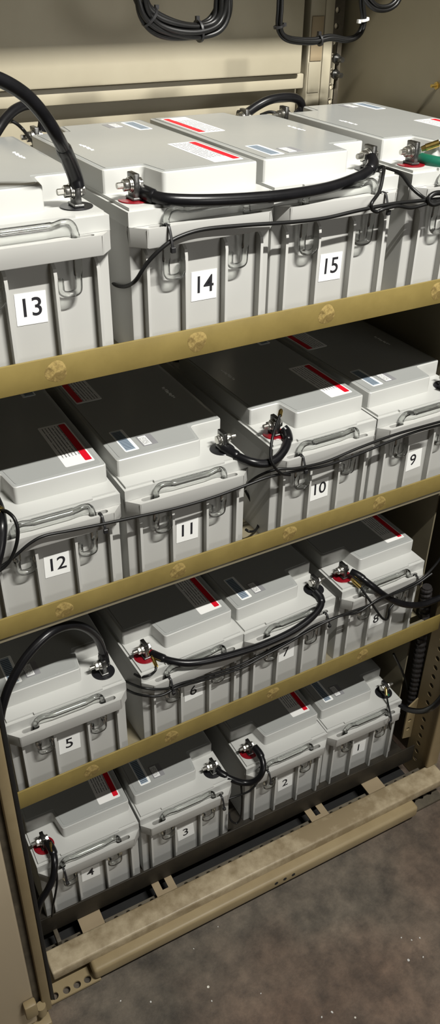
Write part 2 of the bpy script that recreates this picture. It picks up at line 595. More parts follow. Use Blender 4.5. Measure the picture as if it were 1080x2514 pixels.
# ------------------------------------------------------------------ shelves
RZ = [0.038, -0.2874, -0.5971, -0.9342]
LIP = [(-0.0192, 0.0290, 0.0615), (-0.0160, -0.2830, -0.2536), (-0.0160, -0.6010, -0.5660), (-0.0165, -0.948, -0.9035)]
WELD = [[(-0.0924, 0.0455), (0.0708, 0.0462), (0.2455, 0.0462), (0.4194, 0.047)],
        [(-0.1143, -0.2695), (0.0434, -0.2685), (0.2176, -0.268), (0.3758, -0.268)],
        [(-0.1032, -0.584), (0.0259, -0.583), (0.2084, -0.583), (0.3892, -0.583)], []]
SHL = ['gold painted steel shelf under batteries 13 to 16, topmost', 'olive steel shelf second from the top, under the battery numbered 11',
       'olive steel shelf third from the top, carrying the battery under an arching cable', 'dark steel bottom shelf under batteries 1 to 4']
for i in range(4):
    s = empty('shelf', SHL[i], 'shelf', (0.17, 0.18, RZ[i] - 0.004), YB if i == 3 else 0.0, 'battery shelves')
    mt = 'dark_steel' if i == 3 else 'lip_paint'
    dy = 0.0
    x0, x1 = (-0.213 if i else -0.24), 0.562
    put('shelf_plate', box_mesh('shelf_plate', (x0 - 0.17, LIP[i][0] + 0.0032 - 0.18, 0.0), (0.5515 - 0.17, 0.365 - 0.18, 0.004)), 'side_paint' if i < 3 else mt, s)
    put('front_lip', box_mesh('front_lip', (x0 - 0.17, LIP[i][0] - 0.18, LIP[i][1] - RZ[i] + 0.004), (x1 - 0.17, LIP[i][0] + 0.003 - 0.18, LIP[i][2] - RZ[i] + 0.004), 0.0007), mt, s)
    for x, z in WELD[i]:
        bm = bmesh.new()
        bmesh.ops.create_circle(bm, cap_ends=True, cap_tris=True, segments=18, radius=0.0118)
        bmesh.ops.subdivide_edges(bm, edges=bm.edges[:], cuts=2, use_grid_fill=True)
        for v in bm.verts:
            q = v.co.length / 0.0118
            v.co.z = 0.0005 * (1 - q ** 4) * (0.5 + random.random())
            v.co.xy *= 1 + 0.06 * math.sin(3 * math.atan2(v.co.y, v.co.x) + x * 90)
        me = finish(bm, 'weld_mark', 1.2)
        put('weld_mark', me, 'weld_paint', s, (x - 0.17, LIP[i][0] - 0.0001 - 0.18, z - RZ[i] + 0.004), (math.pi / 2, 0, 0))

# ------------------------------------------------------------------ battery parts (local frame: front centre bottom of the positive end)
BW, BD = 0.172, 0.340
HX = BW / 2


def flip(p):
    return (-p[0], BD - p[1])


def case_mesh():
    bm = bmesh.new()
    add_box(bm, (-0.0848, 0.004, 0), (0.0848, BD - 0.004, 0.1368))
    bev(bm, 0.0025, 2, [e for e in bm.edges if abs(e.verts[0].co.z - e.verts[1].co.z) > 0.05])
    for s in (0, 1):
        for x in (-0.069, -0.0245, 0.0245, 0.069):
            prof = [(0.006, 0.0), (-0.006, 0.0), (-0.006, 0.102), (-0.0045, 0.109), (0.006, 0.118)]
            L = [bm.verts.new((x - 0.0017, y, z)) for y, z in prof]
            Rr = [bm.verts.new((x + 0.0017, y, z)) for y, z in prof]
            bm.faces.new(L)
            bm.faces.new(Rr[::-1])
            for i in range(5):
                j = (i + 1) % 5
                bm.faces.new((L[i], Rr[i], Rr[j], L[j]))
            if s:
                for v in L + Rr:
                    v.co.x, v.co.y = -v.co.x, BD - v.co.y
    return finish(bm, 'case', 0.5)


def band_mesh(back):
    bm = bmesh.new()
    out = [(-0.086, 0.0035), (-0.086, 0.0), (-0.0722, -0.0147), (0.0722, -0.0147), (0.086, 0.0), (0.086, 0.0035)]
    holes = [slot(-0.0635, -0.0465, -0.0058, 0.0036), slot(0.0465, 0.0635, -0.0058, 0.0036)]
    add_plate(bm, out, holes, 0.1183, 0.1369)
    es = [e for e in sharp_edges(bm) if all(abs(v.co.y + 0.0058) > 0.0045 or abs(v.co.x) > 0.07 for v in e.verts)]
    bev(bm, 0.0011, 2, es)
    if back:
        bmesh.ops.rotate(bm, verts=bm.verts[:], cent=(0, BD / 2, 0), matrix=Matrix.Rotation(math.pi, 3, 'Z'))
    return finish(bm, 'handle_band', 0.5)


def lid_mesh():
    bm = bmesh.new()
    add_prism(bm, [(-HX, 0), (HX, 0), (HX, BD), (-HX, BD)], 0.1372, 0.152)
    bev(bm, 0.0014, 2)
    b2 = bmesh.new()
    pl = [(-0.0825, 0.0045), (-0.046, 0.0045), (-0.046, 0.0008), (0.052, 0.0008), (0.052, 0.0045), (0.0825, 0.0045)]
    pl = pl + [flip(p) for p in pl]
    add_prism(b2, pl, 0.151, 0.155)
    bev(b2, 0.001, 2)
    t1 = bpy.data.meshes.new('t1')
    b2.to_mesh(t1)
    b2.free()
    bm.from_mesh(t1)
    # raised block with the two terminal bays on the left side
    b3 = bmesh.new()
    blk = [(0.0822, 0.0281), (0.0822, BD - 0.0281), (-0.032, BD - 0.0281), (-0.037, BD - 0.0652), (-0.0822, BD - 0.0652),
           (-0.0822, 0.0652), (-0.037, 0.0652), (-0.032, 0.0281)]
    add_prism(b3, blk, 0.154, 0.179)
    ve = [e for e in b3.edges if abs(e.verts[0].co.z - e.verts[1].co.z) > 0.01]
    bev(b3, 0.004, 3, ve)
    te = [e for e in sharp_edges(b3, 0.9) if all(v.co.z > 0.17 for v in e.verts)]
    bev(b3, 0.0022, 3, te)
    t2 = bpy.data.meshes.new('t2')
    b3.to_mesh(t2)
    b3.free()
    bm.from_mesh(t2)
    bpy.data.meshes.remove(t1)
    bpy.data.meshes.remove(t2)
    me = finish(bm, 'lid', 0.5)
    me.materials.append(MATS['battery_plastic'])
    me.materials.append(MATS['dimmed_top_plastic'])
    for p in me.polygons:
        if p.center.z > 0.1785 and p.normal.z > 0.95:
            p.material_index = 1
    return me


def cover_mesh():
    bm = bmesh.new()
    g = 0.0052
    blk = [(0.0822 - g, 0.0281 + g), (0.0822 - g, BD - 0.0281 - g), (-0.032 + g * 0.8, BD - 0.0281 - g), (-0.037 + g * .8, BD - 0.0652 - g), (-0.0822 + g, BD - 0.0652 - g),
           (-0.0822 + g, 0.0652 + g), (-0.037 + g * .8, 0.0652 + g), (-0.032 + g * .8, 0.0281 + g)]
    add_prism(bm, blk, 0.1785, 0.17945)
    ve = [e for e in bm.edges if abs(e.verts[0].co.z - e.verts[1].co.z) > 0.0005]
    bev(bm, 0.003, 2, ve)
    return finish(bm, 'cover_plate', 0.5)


def handle_mesh():
    half = [(-0.0292, -0.0048, 0.0985), (-0.0290, -0.0048, 0.092), (-0.0296, -0.0048, 0.0855), (-0.034, -0.0048, 0.0825), (-0.0405, -0.0048, 0.0822),
            (-0.0465, -0.0048, 0.0845), (-0.0478, -0.0048, 0.092), (-0.0478, -0.0052, 0.105), (-0.0478, -0.0058, 0.122), (-0.0478, -0.0058, 0.137),
            (-0.0470, -0.0062, 0.1455), (-0.043, -0.0066, 0.1508), (-0.036, -0.0068, 0.1520), (-0.029, -0.0068, 0.1505), (-0.024, -0.0068, 0.1500), (-0.012, -0.0068, 0.1500)]
    full = half + [(-x, y, z) for x, y, z in half[::-1]]
    pts = spline(full, 4)
    r, ry = [], []
    for p in pts:
        if p.z > 0.1485 and abs(p.x) < 0.0245:
            r.append(0.0042)
            ry.append(0.0050)
        elif p.z > 0.14:
            r.append(0.0036)
            ry.append(0.0044)
        elif p.z > 0.1:
            r.append(0.0046)
            ry.append(0.0026)
        else:
            r.append(0.0034)
            ry.append(0.0042)
    bm = bmesh.new()
    add_tube(bm, pts, r, 10, ry, up=(0, 1, 0))
    return finish(bm, 'handle', 0.8)


def seal_mesh():
    bm = bmesh.new()
    add_cyl(bm, (0, 0, 0), (0, 0, 0.0012), 0.0165, 28)
    bev(bm, 0.0005, 1)
    return finish(bm, 'terminal_seal')


def post_mesh():
    bm = bmesh.new()
    # flat lead tab standing on the seal, faces along x, with a bolt hole hidden by the hardware
    add_box(bm, (-0.0030, -0.0085, 0.0012), (0.0030, 0.0085, 0.0265))
    bev(bm, 0.0009, 2)
    b2 = bmesh.new()
    add_box(b2, (-0.0055, -0.0095, 0.0011), (0.0055, 0.0095, 0.0040))
    bev(b2, 0.0009, 1)
    t = bpy.data.meshes.new('t')
    b2.to_mesh(t)
    b2.free()
    bm.from_mesh(t)
    bpy.data.meshes.remove(t)
    return finish(bm, 'terminal_post')


def bolt_mesh():
    bm = bmesh.new()
    add_cyl(bm, (0.0046, 0, 0.0155), (0.0088, 0, 0.0155), 0.0062, 6)
    bev(bm, 0.0007, 1)
    add_cyl(bm, (-0.0185, 0, 0.0155), (0.0046, 0, 0.0155), 0.0029, 12)
    for k in range(5):
        x = -0.0178 + k * 0.0012
        add_cyl(bm, (x, 0, 0.0155), (x + 0.0006, 0, 0.0155), 0.0032, 12)
    return finish(bm, 'bolt', 0.5)


def nut_mesh():
    bm = bmesh.new()
    add_cyl(bm, (-0.0118, 0, 0.0155), (-0.0062, 0, 0.0155), 0.0062, 6)
    bev(bm, 0.0008, 2)
    return finish(bm, 'nut', 0.5)


def washer_mesh():
    bm = bmesh.new()
    add_cyl(bm, (-0.0061, 0, 0.0155), (-0.0047, 0, 0.0155), 0.0070, 18)
    add_cyl(bm, (-0.0046, 0, 0.0155), (-0.0032, 0, 0.0155), 0.0078, 18)
    add_cyl(bm, (0.0031, 0, 0.0155), (0.0045, 0, 0.0155), 0.0074, 18)
    return finish(bm, 'washer', 0.5)


def rect_mesh(name, x0, x1, y0, y1, z, t=0.00018, r=0.002):
    bm = bmesh.new()
    add_prism(bm, [(x0, y0), (x1, y0), (x1, y1), (x0, y1)], z, z + t)
    if r:
        bev(bm, r, 3, [e for e in bm.edges if abs(e.verts[0].co.z - e.verts[1].co.z) > t / 2])
    return finish(bm, name)


def script_mesh():
    bm = bmesh.new()
    random.seed(3)
    for k in range(9):
        y = 0.156 + k * 0.0042
        x = -0.0525 + random.uniform(-0.0012, 0.0012)
        add_box(bm, (x - 0.002, y, 0.17946), (x + random.uniform(0.0005, 0.0025), y + random.uniform(0.0012, 0.0034), 0.1796))
    return finish(bm, 'printed_name')


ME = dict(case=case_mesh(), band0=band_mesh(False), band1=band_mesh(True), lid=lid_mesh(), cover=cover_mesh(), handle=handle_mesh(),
          seal_r=seal_mesh(), seal_b=seal_mesh(), post=post_mesh(), bolt=bolt_mesh(), nut=nut_mesh(), washer=washer_mesh(),
          warn=rect_mesh('warning_label', 0.036, 0.0732, 0.0425, 0.150, 0.17946),
          stripe=rect_mesh('red_stripe', 0.0625, 0.0712, 0.0468, 0.1465, 0.17965, 0.00012, 0.0015),
          bar=rect_mesh('barcode_label', 0.0462, 0.0650, BD - 0.0975, BD - 0.0415, 0.17946),
          barp=rect_mesh('barcode', 0.0500, 0.0632, BD - 0.0955, BD - 0.0440, 0.17965, 0.00012, 0.0),
          ser=rect_mesh('serial_label', 0.0190, 0.0395, BD - 0.0710, BD - 0.0443, 0.17946, 0.00018, 0.001),
          serp=rect_mesh('serial_print', 0.0270, 0.0375, BD - 0.0690, BD - 0.0463, 0.17965, 0.00012, 0.0),
          name=script_mesh())
MATN = dict(case='case_plastic', band0='case_plastic', band1='case_plastic', lid='battery_plastic', cover='dimmed_top_plastic', handle='clear_plastic',
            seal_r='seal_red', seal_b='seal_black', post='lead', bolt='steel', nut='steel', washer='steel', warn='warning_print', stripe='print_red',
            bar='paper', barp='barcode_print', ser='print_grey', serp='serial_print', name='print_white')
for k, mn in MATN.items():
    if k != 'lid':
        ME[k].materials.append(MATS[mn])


def digits_mesh(txt):
    cu = bpy.data.curves.new('digits', 'FONT')
    cu.body = txt
    cu.align_x = 'CENTER'
    cu.align_y = 'CENTER'
    cu.size = 0.0265
    cu.offset = 0.0002
    cu.extrude = 0.00005
    cu.resolution_u = 4
    cu.space_character = 0.95
    to = bpy.data.objects.new('tmp', cu)
    COL.objects.link(to)
    dg = bpy.context.evaluated_depsgraph_get()
    me = bpy.data.meshes.new_from_object(to.evaluated_get(dg))
    bpy.data.objects.remove(to, do_unlink=True)
    bpy.data.curves.remove(cu)
    me.materials.clear()
    me.materials.append(MATS['ink'])
    return me


CARD = rect_mesh('number_card', -0.0158, 0.0158, -0.0161, 0.0161, 0, 0.0003, 0.0)
CARD.materials.append(MATS['paper'])
# number: centre x, front y, row, yaw, positive end in front, card x, card z, card tilt, terminal bolt side
BT = {
    13: (-0.1050, -0.0069, 0, -0.0025, 0, -0.0005, 0.0716, 0.02), 14: (0.0860, -0.0075, 0, 0.0210, 1, 0.0018, 0.0643, 0.015),
    15: (0.2594, -0.0022, 0, 0.0076, 0, 0.0011, 0.0573, 0.02), 16: (0.4493, -0.0052, 0, -0.0024, 1, 0.002, 0.0550, 0.0),
    12: (-0.1105, 0.0009, 1, -0.0161, 1, 0.0005, 0.0729, 0.03), 11: (0.0679, -0.0006, 1, -0.0127, 0, -0.0006, 0.0640, 0.02),
    10: (0.2795, 0.0014, 1, 0.0089, 1, -0.0012, 0.0619, -0.03), 9: (0.4542, 0.0038, 1, 0.0138, 0, -0.0012, 0.0587, -0.06),
    5: (-0.1222, -0.0031, 2, -0.0138, 0, -0.0034, 0.0690, 0.03), 6: (0.0732, -0.0020, 2, 0.0281, 1, 0.0007, 0.0721, -0.02),
    7: (0.2449, 0.0004, 2, 0.0269, 0, -0.0021, 0.0719, -0.02), 8: (0.4329, 0.0070, 2, 0.0011, 1, -0.0002, 0.0553, -0.04),
    4: (-0.1158, 0.0037, 3, -0.0246, 1, -0.0022, 0.0718, 0.02), 3: (0.0602, 0.0029, 3, -0.0221, 0, -0.0014, 0.0577, -0.06),
    2: (0.2658, 0.0055, 3, -0.0186, 1, 0.0028, 0.0571, -0.05), 1: (0.4388, 0.0042, 3, -0.0308, 0, -0.0007, 0.0577, 0.0)}
BLAB = {
    13: 'light grey battery numbered 13 at the left edge of the topmost shelf',
    14: 'light grey battery with red terminal numbered 14, second from left on the topmost shelf',
    15: 'light grey battery with black terminal numbered 15, third from left on the topmost shelf',
    16: 'light grey battery cut off by the right edge, green cable on its red terminal',
    12: 'light grey battery numbered 12 at the left edge of the second shelf',
    11: 'light grey battery with black terminal numbered 11, left of the second shelf gap',
    10: 'light grey battery with red terminal and brass lug numbered 10 on the second shelf',
    9: 'light grey battery numbered 9 at the right edge of the second shelf',
    5: 'light grey battery numbered 5 under an arching cable, left end of the third shelf',
    6: 'light grey battery with red terminal numbered 6, second from left on the third shelf',
    7: 'light grey battery with black terminal numbered 7, third from left on the third shelf',
    8: 'light grey battery with red terminal numbered 8, right end of the third shelf',
    4: 'light grey battery with red terminal numbered 4, left end of the bottom shelf',
    3: 'light grey battery with black terminal numbered 3, second from left on the bottom shelf',
    2: 'light grey battery with red terminal numbered 2, third from left on the bottom shelf',
    1: 'light grey battery with black terminal numbered 1, right end of the bottom shelf'}
BMAT = {}


def terminal(root, x, y, red, swap):
    p = put('terminal_post', ME['post'], None, root, (x, y, 0.155), (0, 0, math.pi if swap else 0))
    s = put('terminal_seal', ME['seal_r' if red else 'seal_b'], None, p)
    s['label'] = 'red terminal seal' if red else 'black terminal seal'
    for nm in ('bolt', 'nut', 'washer'):
        put(nm, ME[nm], None, p)
    return p


for num, (cx, cy, row, yaw, pos, kx, kz, kt) in BT.items():
    lab = BLAB[num]
    rt = empty('battery', lab, 'battery', (cx, cy, RZ[row]), yaw, 'numbered grey batteries')
    BMAT[num] = Matrix.Translation((cx, cy, RZ[row])) @ Matrix.Rotation(yaw, 4, 'Z')
    # the positive end faces front, or the battery is turned end for end
    loc, rz = ((0, 0, 0), 0) if pos else ((0, BD, 0), math.pi)
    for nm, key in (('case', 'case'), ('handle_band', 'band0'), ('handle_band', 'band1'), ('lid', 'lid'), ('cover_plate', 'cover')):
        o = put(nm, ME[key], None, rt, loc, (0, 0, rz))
    put('handle', ME['handle'], None, rt)['label'] = 'clear plastic carrying handle'
    o = put('warning_label', ME['warn'], None, rt, loc, (0, 0, rz))
    put('red_stripe', ME['stripe'], None, o)
    o = put('barcode_label', ME['bar'], None, rt, loc, (0, 0, rz))
    put('barcode', ME['barp'], None, o)
    o = put('serial_label', ME['ser'], None, rt, loc, (0, 0, rz))
    put('serial_print', ME['serp'], None, o)
    put('printed_name', ME['name'], None, rt, loc, (0, 0, rz))
    sg = 1 if pos else -1
    shaft_left = num in (13, 15, 5, 3, 14, 16, 12, 10, 6, 8, 4, 2)
    terminal(rt, -0.0645 * sg, 0.0300, bool(pos), not shaft_left)
    terminal(rt, -0.0645 * sg, BD - 0.0300, not pos, False)
    if num != 16:
        c = put('number_card', CARD, None, rt, (kx, 0.0038, kz), (math.pi / 2, kt, 0))
        c['label'] = 'white card printed %d' % num
        put('digits', digits_mesh(str(num)), None, c, (-0.0004, 0.0004, 0.0004))

# ------------------------------------------------------------------ cables and wires
PATHS = {
    'c14_15': [(0.029, 0.022, 0.2004), (0.0306, 0.012, 0.2), (0.0339, 0.0, 0.1991), (0.0459, -0.012, 0.198), (0.0784, -0.02, 0.1955), (0.1249, -0.022, 0.1924), (0.1763, -0.02, 0.1901), (0.2346, -0.012, 0.1894), (0.2779, -0.004, 0.1929), (0.3035, 0.004, 0.1971), (0.3154, 0.012, 0.2024), (0.3186, 0.02, 0.2072)],
    'c13': [(-0.0389, 0.02, 0.2124), (-0.0408, 0.02, 0.2231), (-0.0502, 0.01, 0.2421), (-0.0652, -0.01, 0.264), (-0.078, -0.015, 0.2837), (-0.094, -0.02, 0.3005), (-0.1148, -0.025, 0.313), (-0.1354, -0.03, 0.3192)],
    'cback13': [(0.0272, 0.31, 0.212), (0.0305, 0.31, 0.2267), (0.0259, 0.31, 0.2371), (0.0136, 0.31, 0.2423), (-0.0053, 0.3, 0.2403), (-0.022, 0.29, 0.233), (-0.0364, 0.28, 0.223), (-0.054, 0.27, 0.2073)],
    'cback15': [(0.3174, 0.318, 0.2107), (0.3308, 0.318, 0.2119), (0.3485, 0.32, 0.2194), (0.3686, 0.32, 0.2261), (0.3939, 0.322, 0.228), (0.4172, 0.325, 0.2253), (0.4299, 0.328, 0.2172), (0.4313, 0.33, 0.2082), (0.4259, 0.332, 0.2017)],
    'c16': [(0.4048, 0.03, 0.1966), (0.4045, 0.018, 0.1969), (0.4113, 0.004, 0.1962), (0.4221, -0.005, 0.1973)],
    'c11_10': [(0.1316, 0.024, -0.1279), (0.1362, 0.014, -0.1301), (0.1432, 0.0, -0.1332), (0.1544, -0.012, -0.1367), (0.1705, -0.016, -0.141), (0.1891, -0.014, -0.1407), (0.2066, -0.006, -0.1356), (0.2192, 0.006, -0.1303), (0.2249, 0.018, -0.1267), (0.2234, 0.024, -0.123)],
    'c12': [(-0.1645, 0.03, -0.1167), (-0.1661, 0.01, -0.1182), (-0.1707, -0.012, -0.1226), (-0.1758, -0.022, -0.1339), (-0.1835, -0.03, -0.1483), (-0.1922, -0.034, -0.165)],
    'c9': [(0.5016, 0.026, -0.1184), (0.507, 0.016, -0.1233), (0.5164, 0.0, -0.1251)],
    'c5': [(-0.0534, 0.026, -0.4285), (-0.0553, 0.026, -0.4039), (-0.0626, 0.02, -0.3711), (-0.0802, 0.01, -0.3366), (-0.1044, 0.0, -0.3122), (-0.136, -0.012, -0.3031), (-0.17, -0.022, -0.3176), (-0.1968, -0.03, -0.3451), (-0.2118, -0.034, -0.3733), (-0.2175, -0.034, -0.3923)],
    'c6_7': [(0.0195, 0.026, -0.4438), (0.0247, 0.012, -0.4407), (0.036, -0.002, -0.4412), (0.0561, -0.014, -0.4445), (0.0862, -0.02, -0.4487), (0.1332, -0.022, -0.4544), (0.1831, -0.022, -0.4584), (0.232, -0.02, -0.457), (0.2711, -0.014, -0.4511), (0.2961, -0.004, -0.4451), (0.304, 0.008, -0.4398), (0.3025, 0.02, -0.4346)],
    'c8': [(0.3768, 0.026, -0.4286), (0.3827, 0.014, -0.4299), (0.395, -0.004, -0.4405), (0.4273, -0.012, -0.4735), (0.4653, -0.014, -0.5028), (0.5044, -0.014, -0.5209), (0.5326, -0.014, -0.5242), (0.5601, -0.014, -0.5225), (0.5861, -0.014, -0.5126)],
    'c3_2': [(0.1315, 0.03, -0.7783), (0.137, 0.018, -0.7803), (0.1495, 0.004, -0.7866), (0.1686, -0.006, -0.7961), (0.1852, -0.014, -0.7918), (0.1966, -0.016, -0.7768), (0.2043, -0.008, -0.7653), (0.2072, 0.008, -0.7584), (0.2052, 0.024, -0.7548)],
    'c4': [(-0.1745, 0.026, -0.764), (-0.173, 0.008, -0.7648), (-0.1768, -0.008, -0.7705), (-0.185, -0.018, -0.7884), (-0.1974, -0.024, -0.8032), (-0.2103, -0.026, -0.8179), (-0.2194, -0.026, -0.8447)],
    'c1g': [(0.5039, 0.026, -0.7799), (0.5101, 0.02, -0.7865), (0.5164, 0.012, -0.7912)],
    'c1': [(0.5164, 0.012, -0.7912), (0.5245, 0.0, -0.7965), (0.5265, -0.02, -0.7894), (0.5197, -0.055, -0.7548), (0.5084, -0.085, -0.7099), (0.5127, -0.095, -0.6826), (0.5205, -0.1, -0.6533)],
    'w_top': [(0.0033, 0.05, 0.1019), (-0.0026, 0.02, 0.1085), (-0.0026, -0.004, 0.1159), (0.0007, -0.02, 0.1266), (0.0122, -0.024, 0.1435), (0.0299, -0.0268, 0.1584), (0.0469, -0.0268, 0.1654), (0.0747, -0.0268, 0.1691), (0.1229, -0.0268, 0.1672), (0.1841, -0.0268, 0.1631), (0.2269, -0.0268, 0.1622), (0.2654, -0.0268, 0.1647), (0.3036, -0.0268, 0.1665), (0.3289, -0.0268, 0.1668), (0.3655, -0.0268, 0.1655), (0.3905, -0.0268, 0.1646), (0.4096, -0.0268, 0.1644)],
    'w_top2': [(0.3229, 0.012, 0.1955), (0.3257, 0.008, 0.1991), (0.3261, 0.004, 0.199), (0.3177, -0.006, 0.1938), (0.305, -0.018, 0.1799), (0.2883, -0.0275, 0.1719), (0.2887, -0.0275, 0.1653), (0.2969, -0.0275, 0.1608), (0.3041, -0.029, 0.1629), (0.3245, -0.029, 0.1642), (0.3463, -0.029, 0.1599), (0.3705, -0.029, 0.1618), (0.3951, -0.029, 0.1637)],
    'w_top3': [(0.3669, 0.05, 0.1865), (0.361, 0.03, 0.1886), (0.3606, 0.012, 0.1871), (0.3596, -0.008, 0.1776), (0.366, -0.018, 0.1699), (0.3719, -0.028, 0.1651), (0.3919, -0.03, 0.1596)],
    'w_coil': [(0.3989, -0.03, 0.1708), (0.3797, -0.03, 0.1728), (0.3705, -0.03, 0.1693), (0.3701, -0.031, 0.1641), (0.3757, -0.033, 0.1612), (0.3867, -0.033, 0.1622), (0.4008, -0.033, 0.1639)],
    'w_2': [(-0.1897, -0.02, -0.177), (-0.1723, -0.02, -0.1701), (-0.1595, -0.02, -0.1626), (-0.1441, -0.02, -0.1537), (-0.1268, -0.02, -0.1495), (-0.0977, -0.02, -0.1527), (-0.055, -0.02, -0.1573), (-0.0157, -0.02, -0.161), (0.039, -0.02, -0.1657), (0.0907, -0.02, -0.1663), (0.1384, -0.02, -0.1632), (0.1739, -0.022, -0.1591), (0.216, -0.021, -0.1633), (0.2659, -0.021, -0.1689), (0.3203, -0.021, -0.1663), (0.3763, -0.021, -0.1602), (0.4199, -0.021, -0.1573), (0.4695, -0.021, -0.1583)],
    'w_2b': [(0.1609, 0.03, -0.213), (0.1633, 0.01, -0.1833), (0.169, -0.01, -0.1612), (0.1873, -0.02, -0.1524), (0.2135, -0.024, -0.1566), (0.2628, -0.024, -0.1601), (0.3163, -0.024, -0.154), (0.3721, -0.024, -0.1498), (0.4159, -0.024, -0.1496), (0.4651, -0.024, -0.1504)],
    'w_10': [(0.2086, 0.012, -0.0942), (0.1982, 0.004, -0.1009), (0.1838, -0.01, -0.1116), (0.1758, -0.02, -0.1265), (0.1757, -0.026, -0.1372), (0.1832, -0.026, -0.1492), (0.194, -0.024, -0.1596), (0.2072, -0.022, -0.1659)],
    'w_12': [(-0.1657, 0.0, -0.1135), (-0.1617, -0.012, -0.1108), (-0.1581, -0.022, -0.1151), (-0.1581, -0.028, -0.1279), (-0.164, -0.03, -0.1469), (-0.1747, -0.03, -0.1641), (-0.1899, -0.03, -0.1734)],
    'w_3': [(-0.0158, 0.05, -0.5034), (-0.0201, 0.012, -0.4731), (-0.0158, -0.012, -0.4598), (-0.0007, -0.02, -0.4633), (0.021, -0.02, -0.4727), (0.0467, -0.0185, -0.4755), (0.0964, -0.0145, -0.487), (0.147, -0.0125, -0.4929), (0.1912, -0.0115, -0.4889), (0.232, -0.0115, -0.4836), (0.271, -0.0145, -0.4702), (0.2979, -0.0195, -0.4634), (0.3363, -0.021, -0.4633), (0.3812, -0.021, -0.465), (0.4221, -0.021, -0.4603), (0.4599, -0.021, -0.4573), (0.4852, -0.021, -0.4534), (0.5058, -0.021, -0.4423), (0.5241, -0.02, -0.4242), (0.5331, -0.02, -0.4047)],
    'w_3b': [(-0.0224, 0.04, -0.5064), (-0.0227, 0.0, -0.4791), (-0.0085, -0.018, -0.4753), (0.0116, -0.023, -0.4784), (0.0385, -0.0215, -0.4769), (0.0947, -0.0175, -0.4903), (0.1454, -0.0155, -0.4972), (0.1822, -0.0145, -0.4933), (0.2265, -0.0145, -0.4863), (0.2692, -0.0175, -0.473), (0.3191, -0.0225, -0.4616), (0.3588, -0.024, -0.468), (0.3981, -0.024, -0.456), (0.4363, -0.024, -0.4586), (0.4747, -0.024, -0.4575), (0.5075, -0.024, -0.446)],
    'w_6': [(0.0135, 0.0, -0.4436), (0.0089, -0.004, -0.4467), (-0.0019, -0.008, -0.4459), (-0.0126, -0.002, -0.4493), (-0.0167, 0.01, -0.4523)],
    'w_8': [(0.3785, 0.002, -0.4425), (0.3837, -0.006, -0.4533), (0.3892, -0.016, -0.4653), (0.3991, -0.024, -0.4842), (0.4103, -0.028, -0.5009), (0.4196, -0.028, -0.5058), (0.4217, -0.028, -0.4978), (0.4234, -0.026, -0.4876), (0.4327, -0.024, -0.4824)],
    'w_1': [(0.4929, 0.012, -0.7632), (0.491, 0.002, -0.7772), (0.4881, -0.01, -0.7887), (0.4828, -0.02, -0.7939), (0.4769, -0.022, -0.7977), (0.4852, -0.02, -0.8204)],
    'w_4': [(-0.1746, 0.006, -0.7609), (-0.1768, -0.012, -0.7758), (-0.1807, -0.022, -0.7972), (-0.1884, -0.026, -0.8246), (-0.1944, -0.026, -0.8486), (-0.1985, -0.026, -0.8746)],
    'w_23': [(0.166, 0.0, -0.8104), (0.1639, -0.008, -0.8395), (0.1602, -0.012, -0.879), (0.1521, -0.012, -0.8926), (0.1424, -0.008, -0.8824), (0.1425, 0.0, -0.8699)],
    'w_gap10': [(0.1899, 0.06, -0.2318), (0.1984, 0.05, -0.2552), (0.201, 0.04, -0.2685), (0.1952, 0.03, -0.276), (0.1829, 0.02, -0.2748), (0.1703, 0.014, -0.268), (0.1679, 0.02, -0.2675)],
    'w_right': [(0.5098, 0.03, -0.6767), (0.5459, 0.03, -0.7479), (0.5674, 0.028, -0.8077), (0.5747, 0.025, -0.8497)],
    'w_back16': [(0.3559, 0.32, 0.2079), (0.3727, 0.325, 0.2098), (0.3848, 0.322, 0.2079), (0.3888, 0.315, 0.2048), (0.3881, 0.3, 0.2044)],
    'w_back14': [(-0.0178, 0.3, 0.2299), (-0.0074, 0.3, 0.2247), (0.0008, 0.3, 0.2164), (0.0019, 0.28, 0.2093), (0.0048, 0.26, 0.2051), (0.0147, 0.24, 0.1977)],
    'b1': [(0.1405, 0.25, 0.365), (0.1431, 0.25, 0.353), (0.1488, 0.25, 0.3399), (0.1632, 0.25, 0.3281), (0.1858, 0.25, 0.3212), (0.2136, 0.25, 0.3197), (0.2374, 0.25, 0.3247), (0.2493, 0.25, 0.3357), (0.2525, 0.25, 0.3517), (0.2528, 0.25, 0.3643)],
    'b2': [(0.3544, 0.28, 0.3625), (0.354, 0.28, 0.3402), (0.3531, 0.28, 0.3242), (0.3578, 0.28, 0.3116), (0.3745, 0.28, 0.3041), (0.4111, 0.28, 0.3011), (0.4379, 0.28, 0.3042), (0.4659, 0.28, 0.3009), (0.4863, 0.28, 0.3063), (0.4934, 0.28, 0.3212), (0.4876, 0.28, 0.3429), (0.4843, 0.28, 0.3617)],
    'b3': [(0.4549, 0.24, 0.3611), (0.4668, 0.24, 0.3484), (0.4815, 0.24, 0.3404), (0.4988, 0.24, 0.3401), (0.5131, 0.24, 0.3464), (0.5201, 0.24, 0.3584)],
    'cond': [(0.5512, 0.02, -0.5235), (0.5575, 0.02, -0.5835), (0.5643, 0.02, -0.657), (0.5693, 0.02, -0.7339), (0.5722, 0.02, -0.8027), (0.5763, 0.02, -0.8757)],
    'w_2x': [(0.2095, 0.012, -0.7906), (0.2039, -0.004, -0.7916), (0.1891, -0.016, -0.7954), (0.1717, -0.018, -0.8065), (0.1491, -0.012, -0.8135), (0.1285, -0.008, -0.8149)],
    'w_16': [(0.4203, 0.02, 0.2153), (0.4264, 0.012, 0.2188), (0.4347, 0.0, 0.2179)],
}


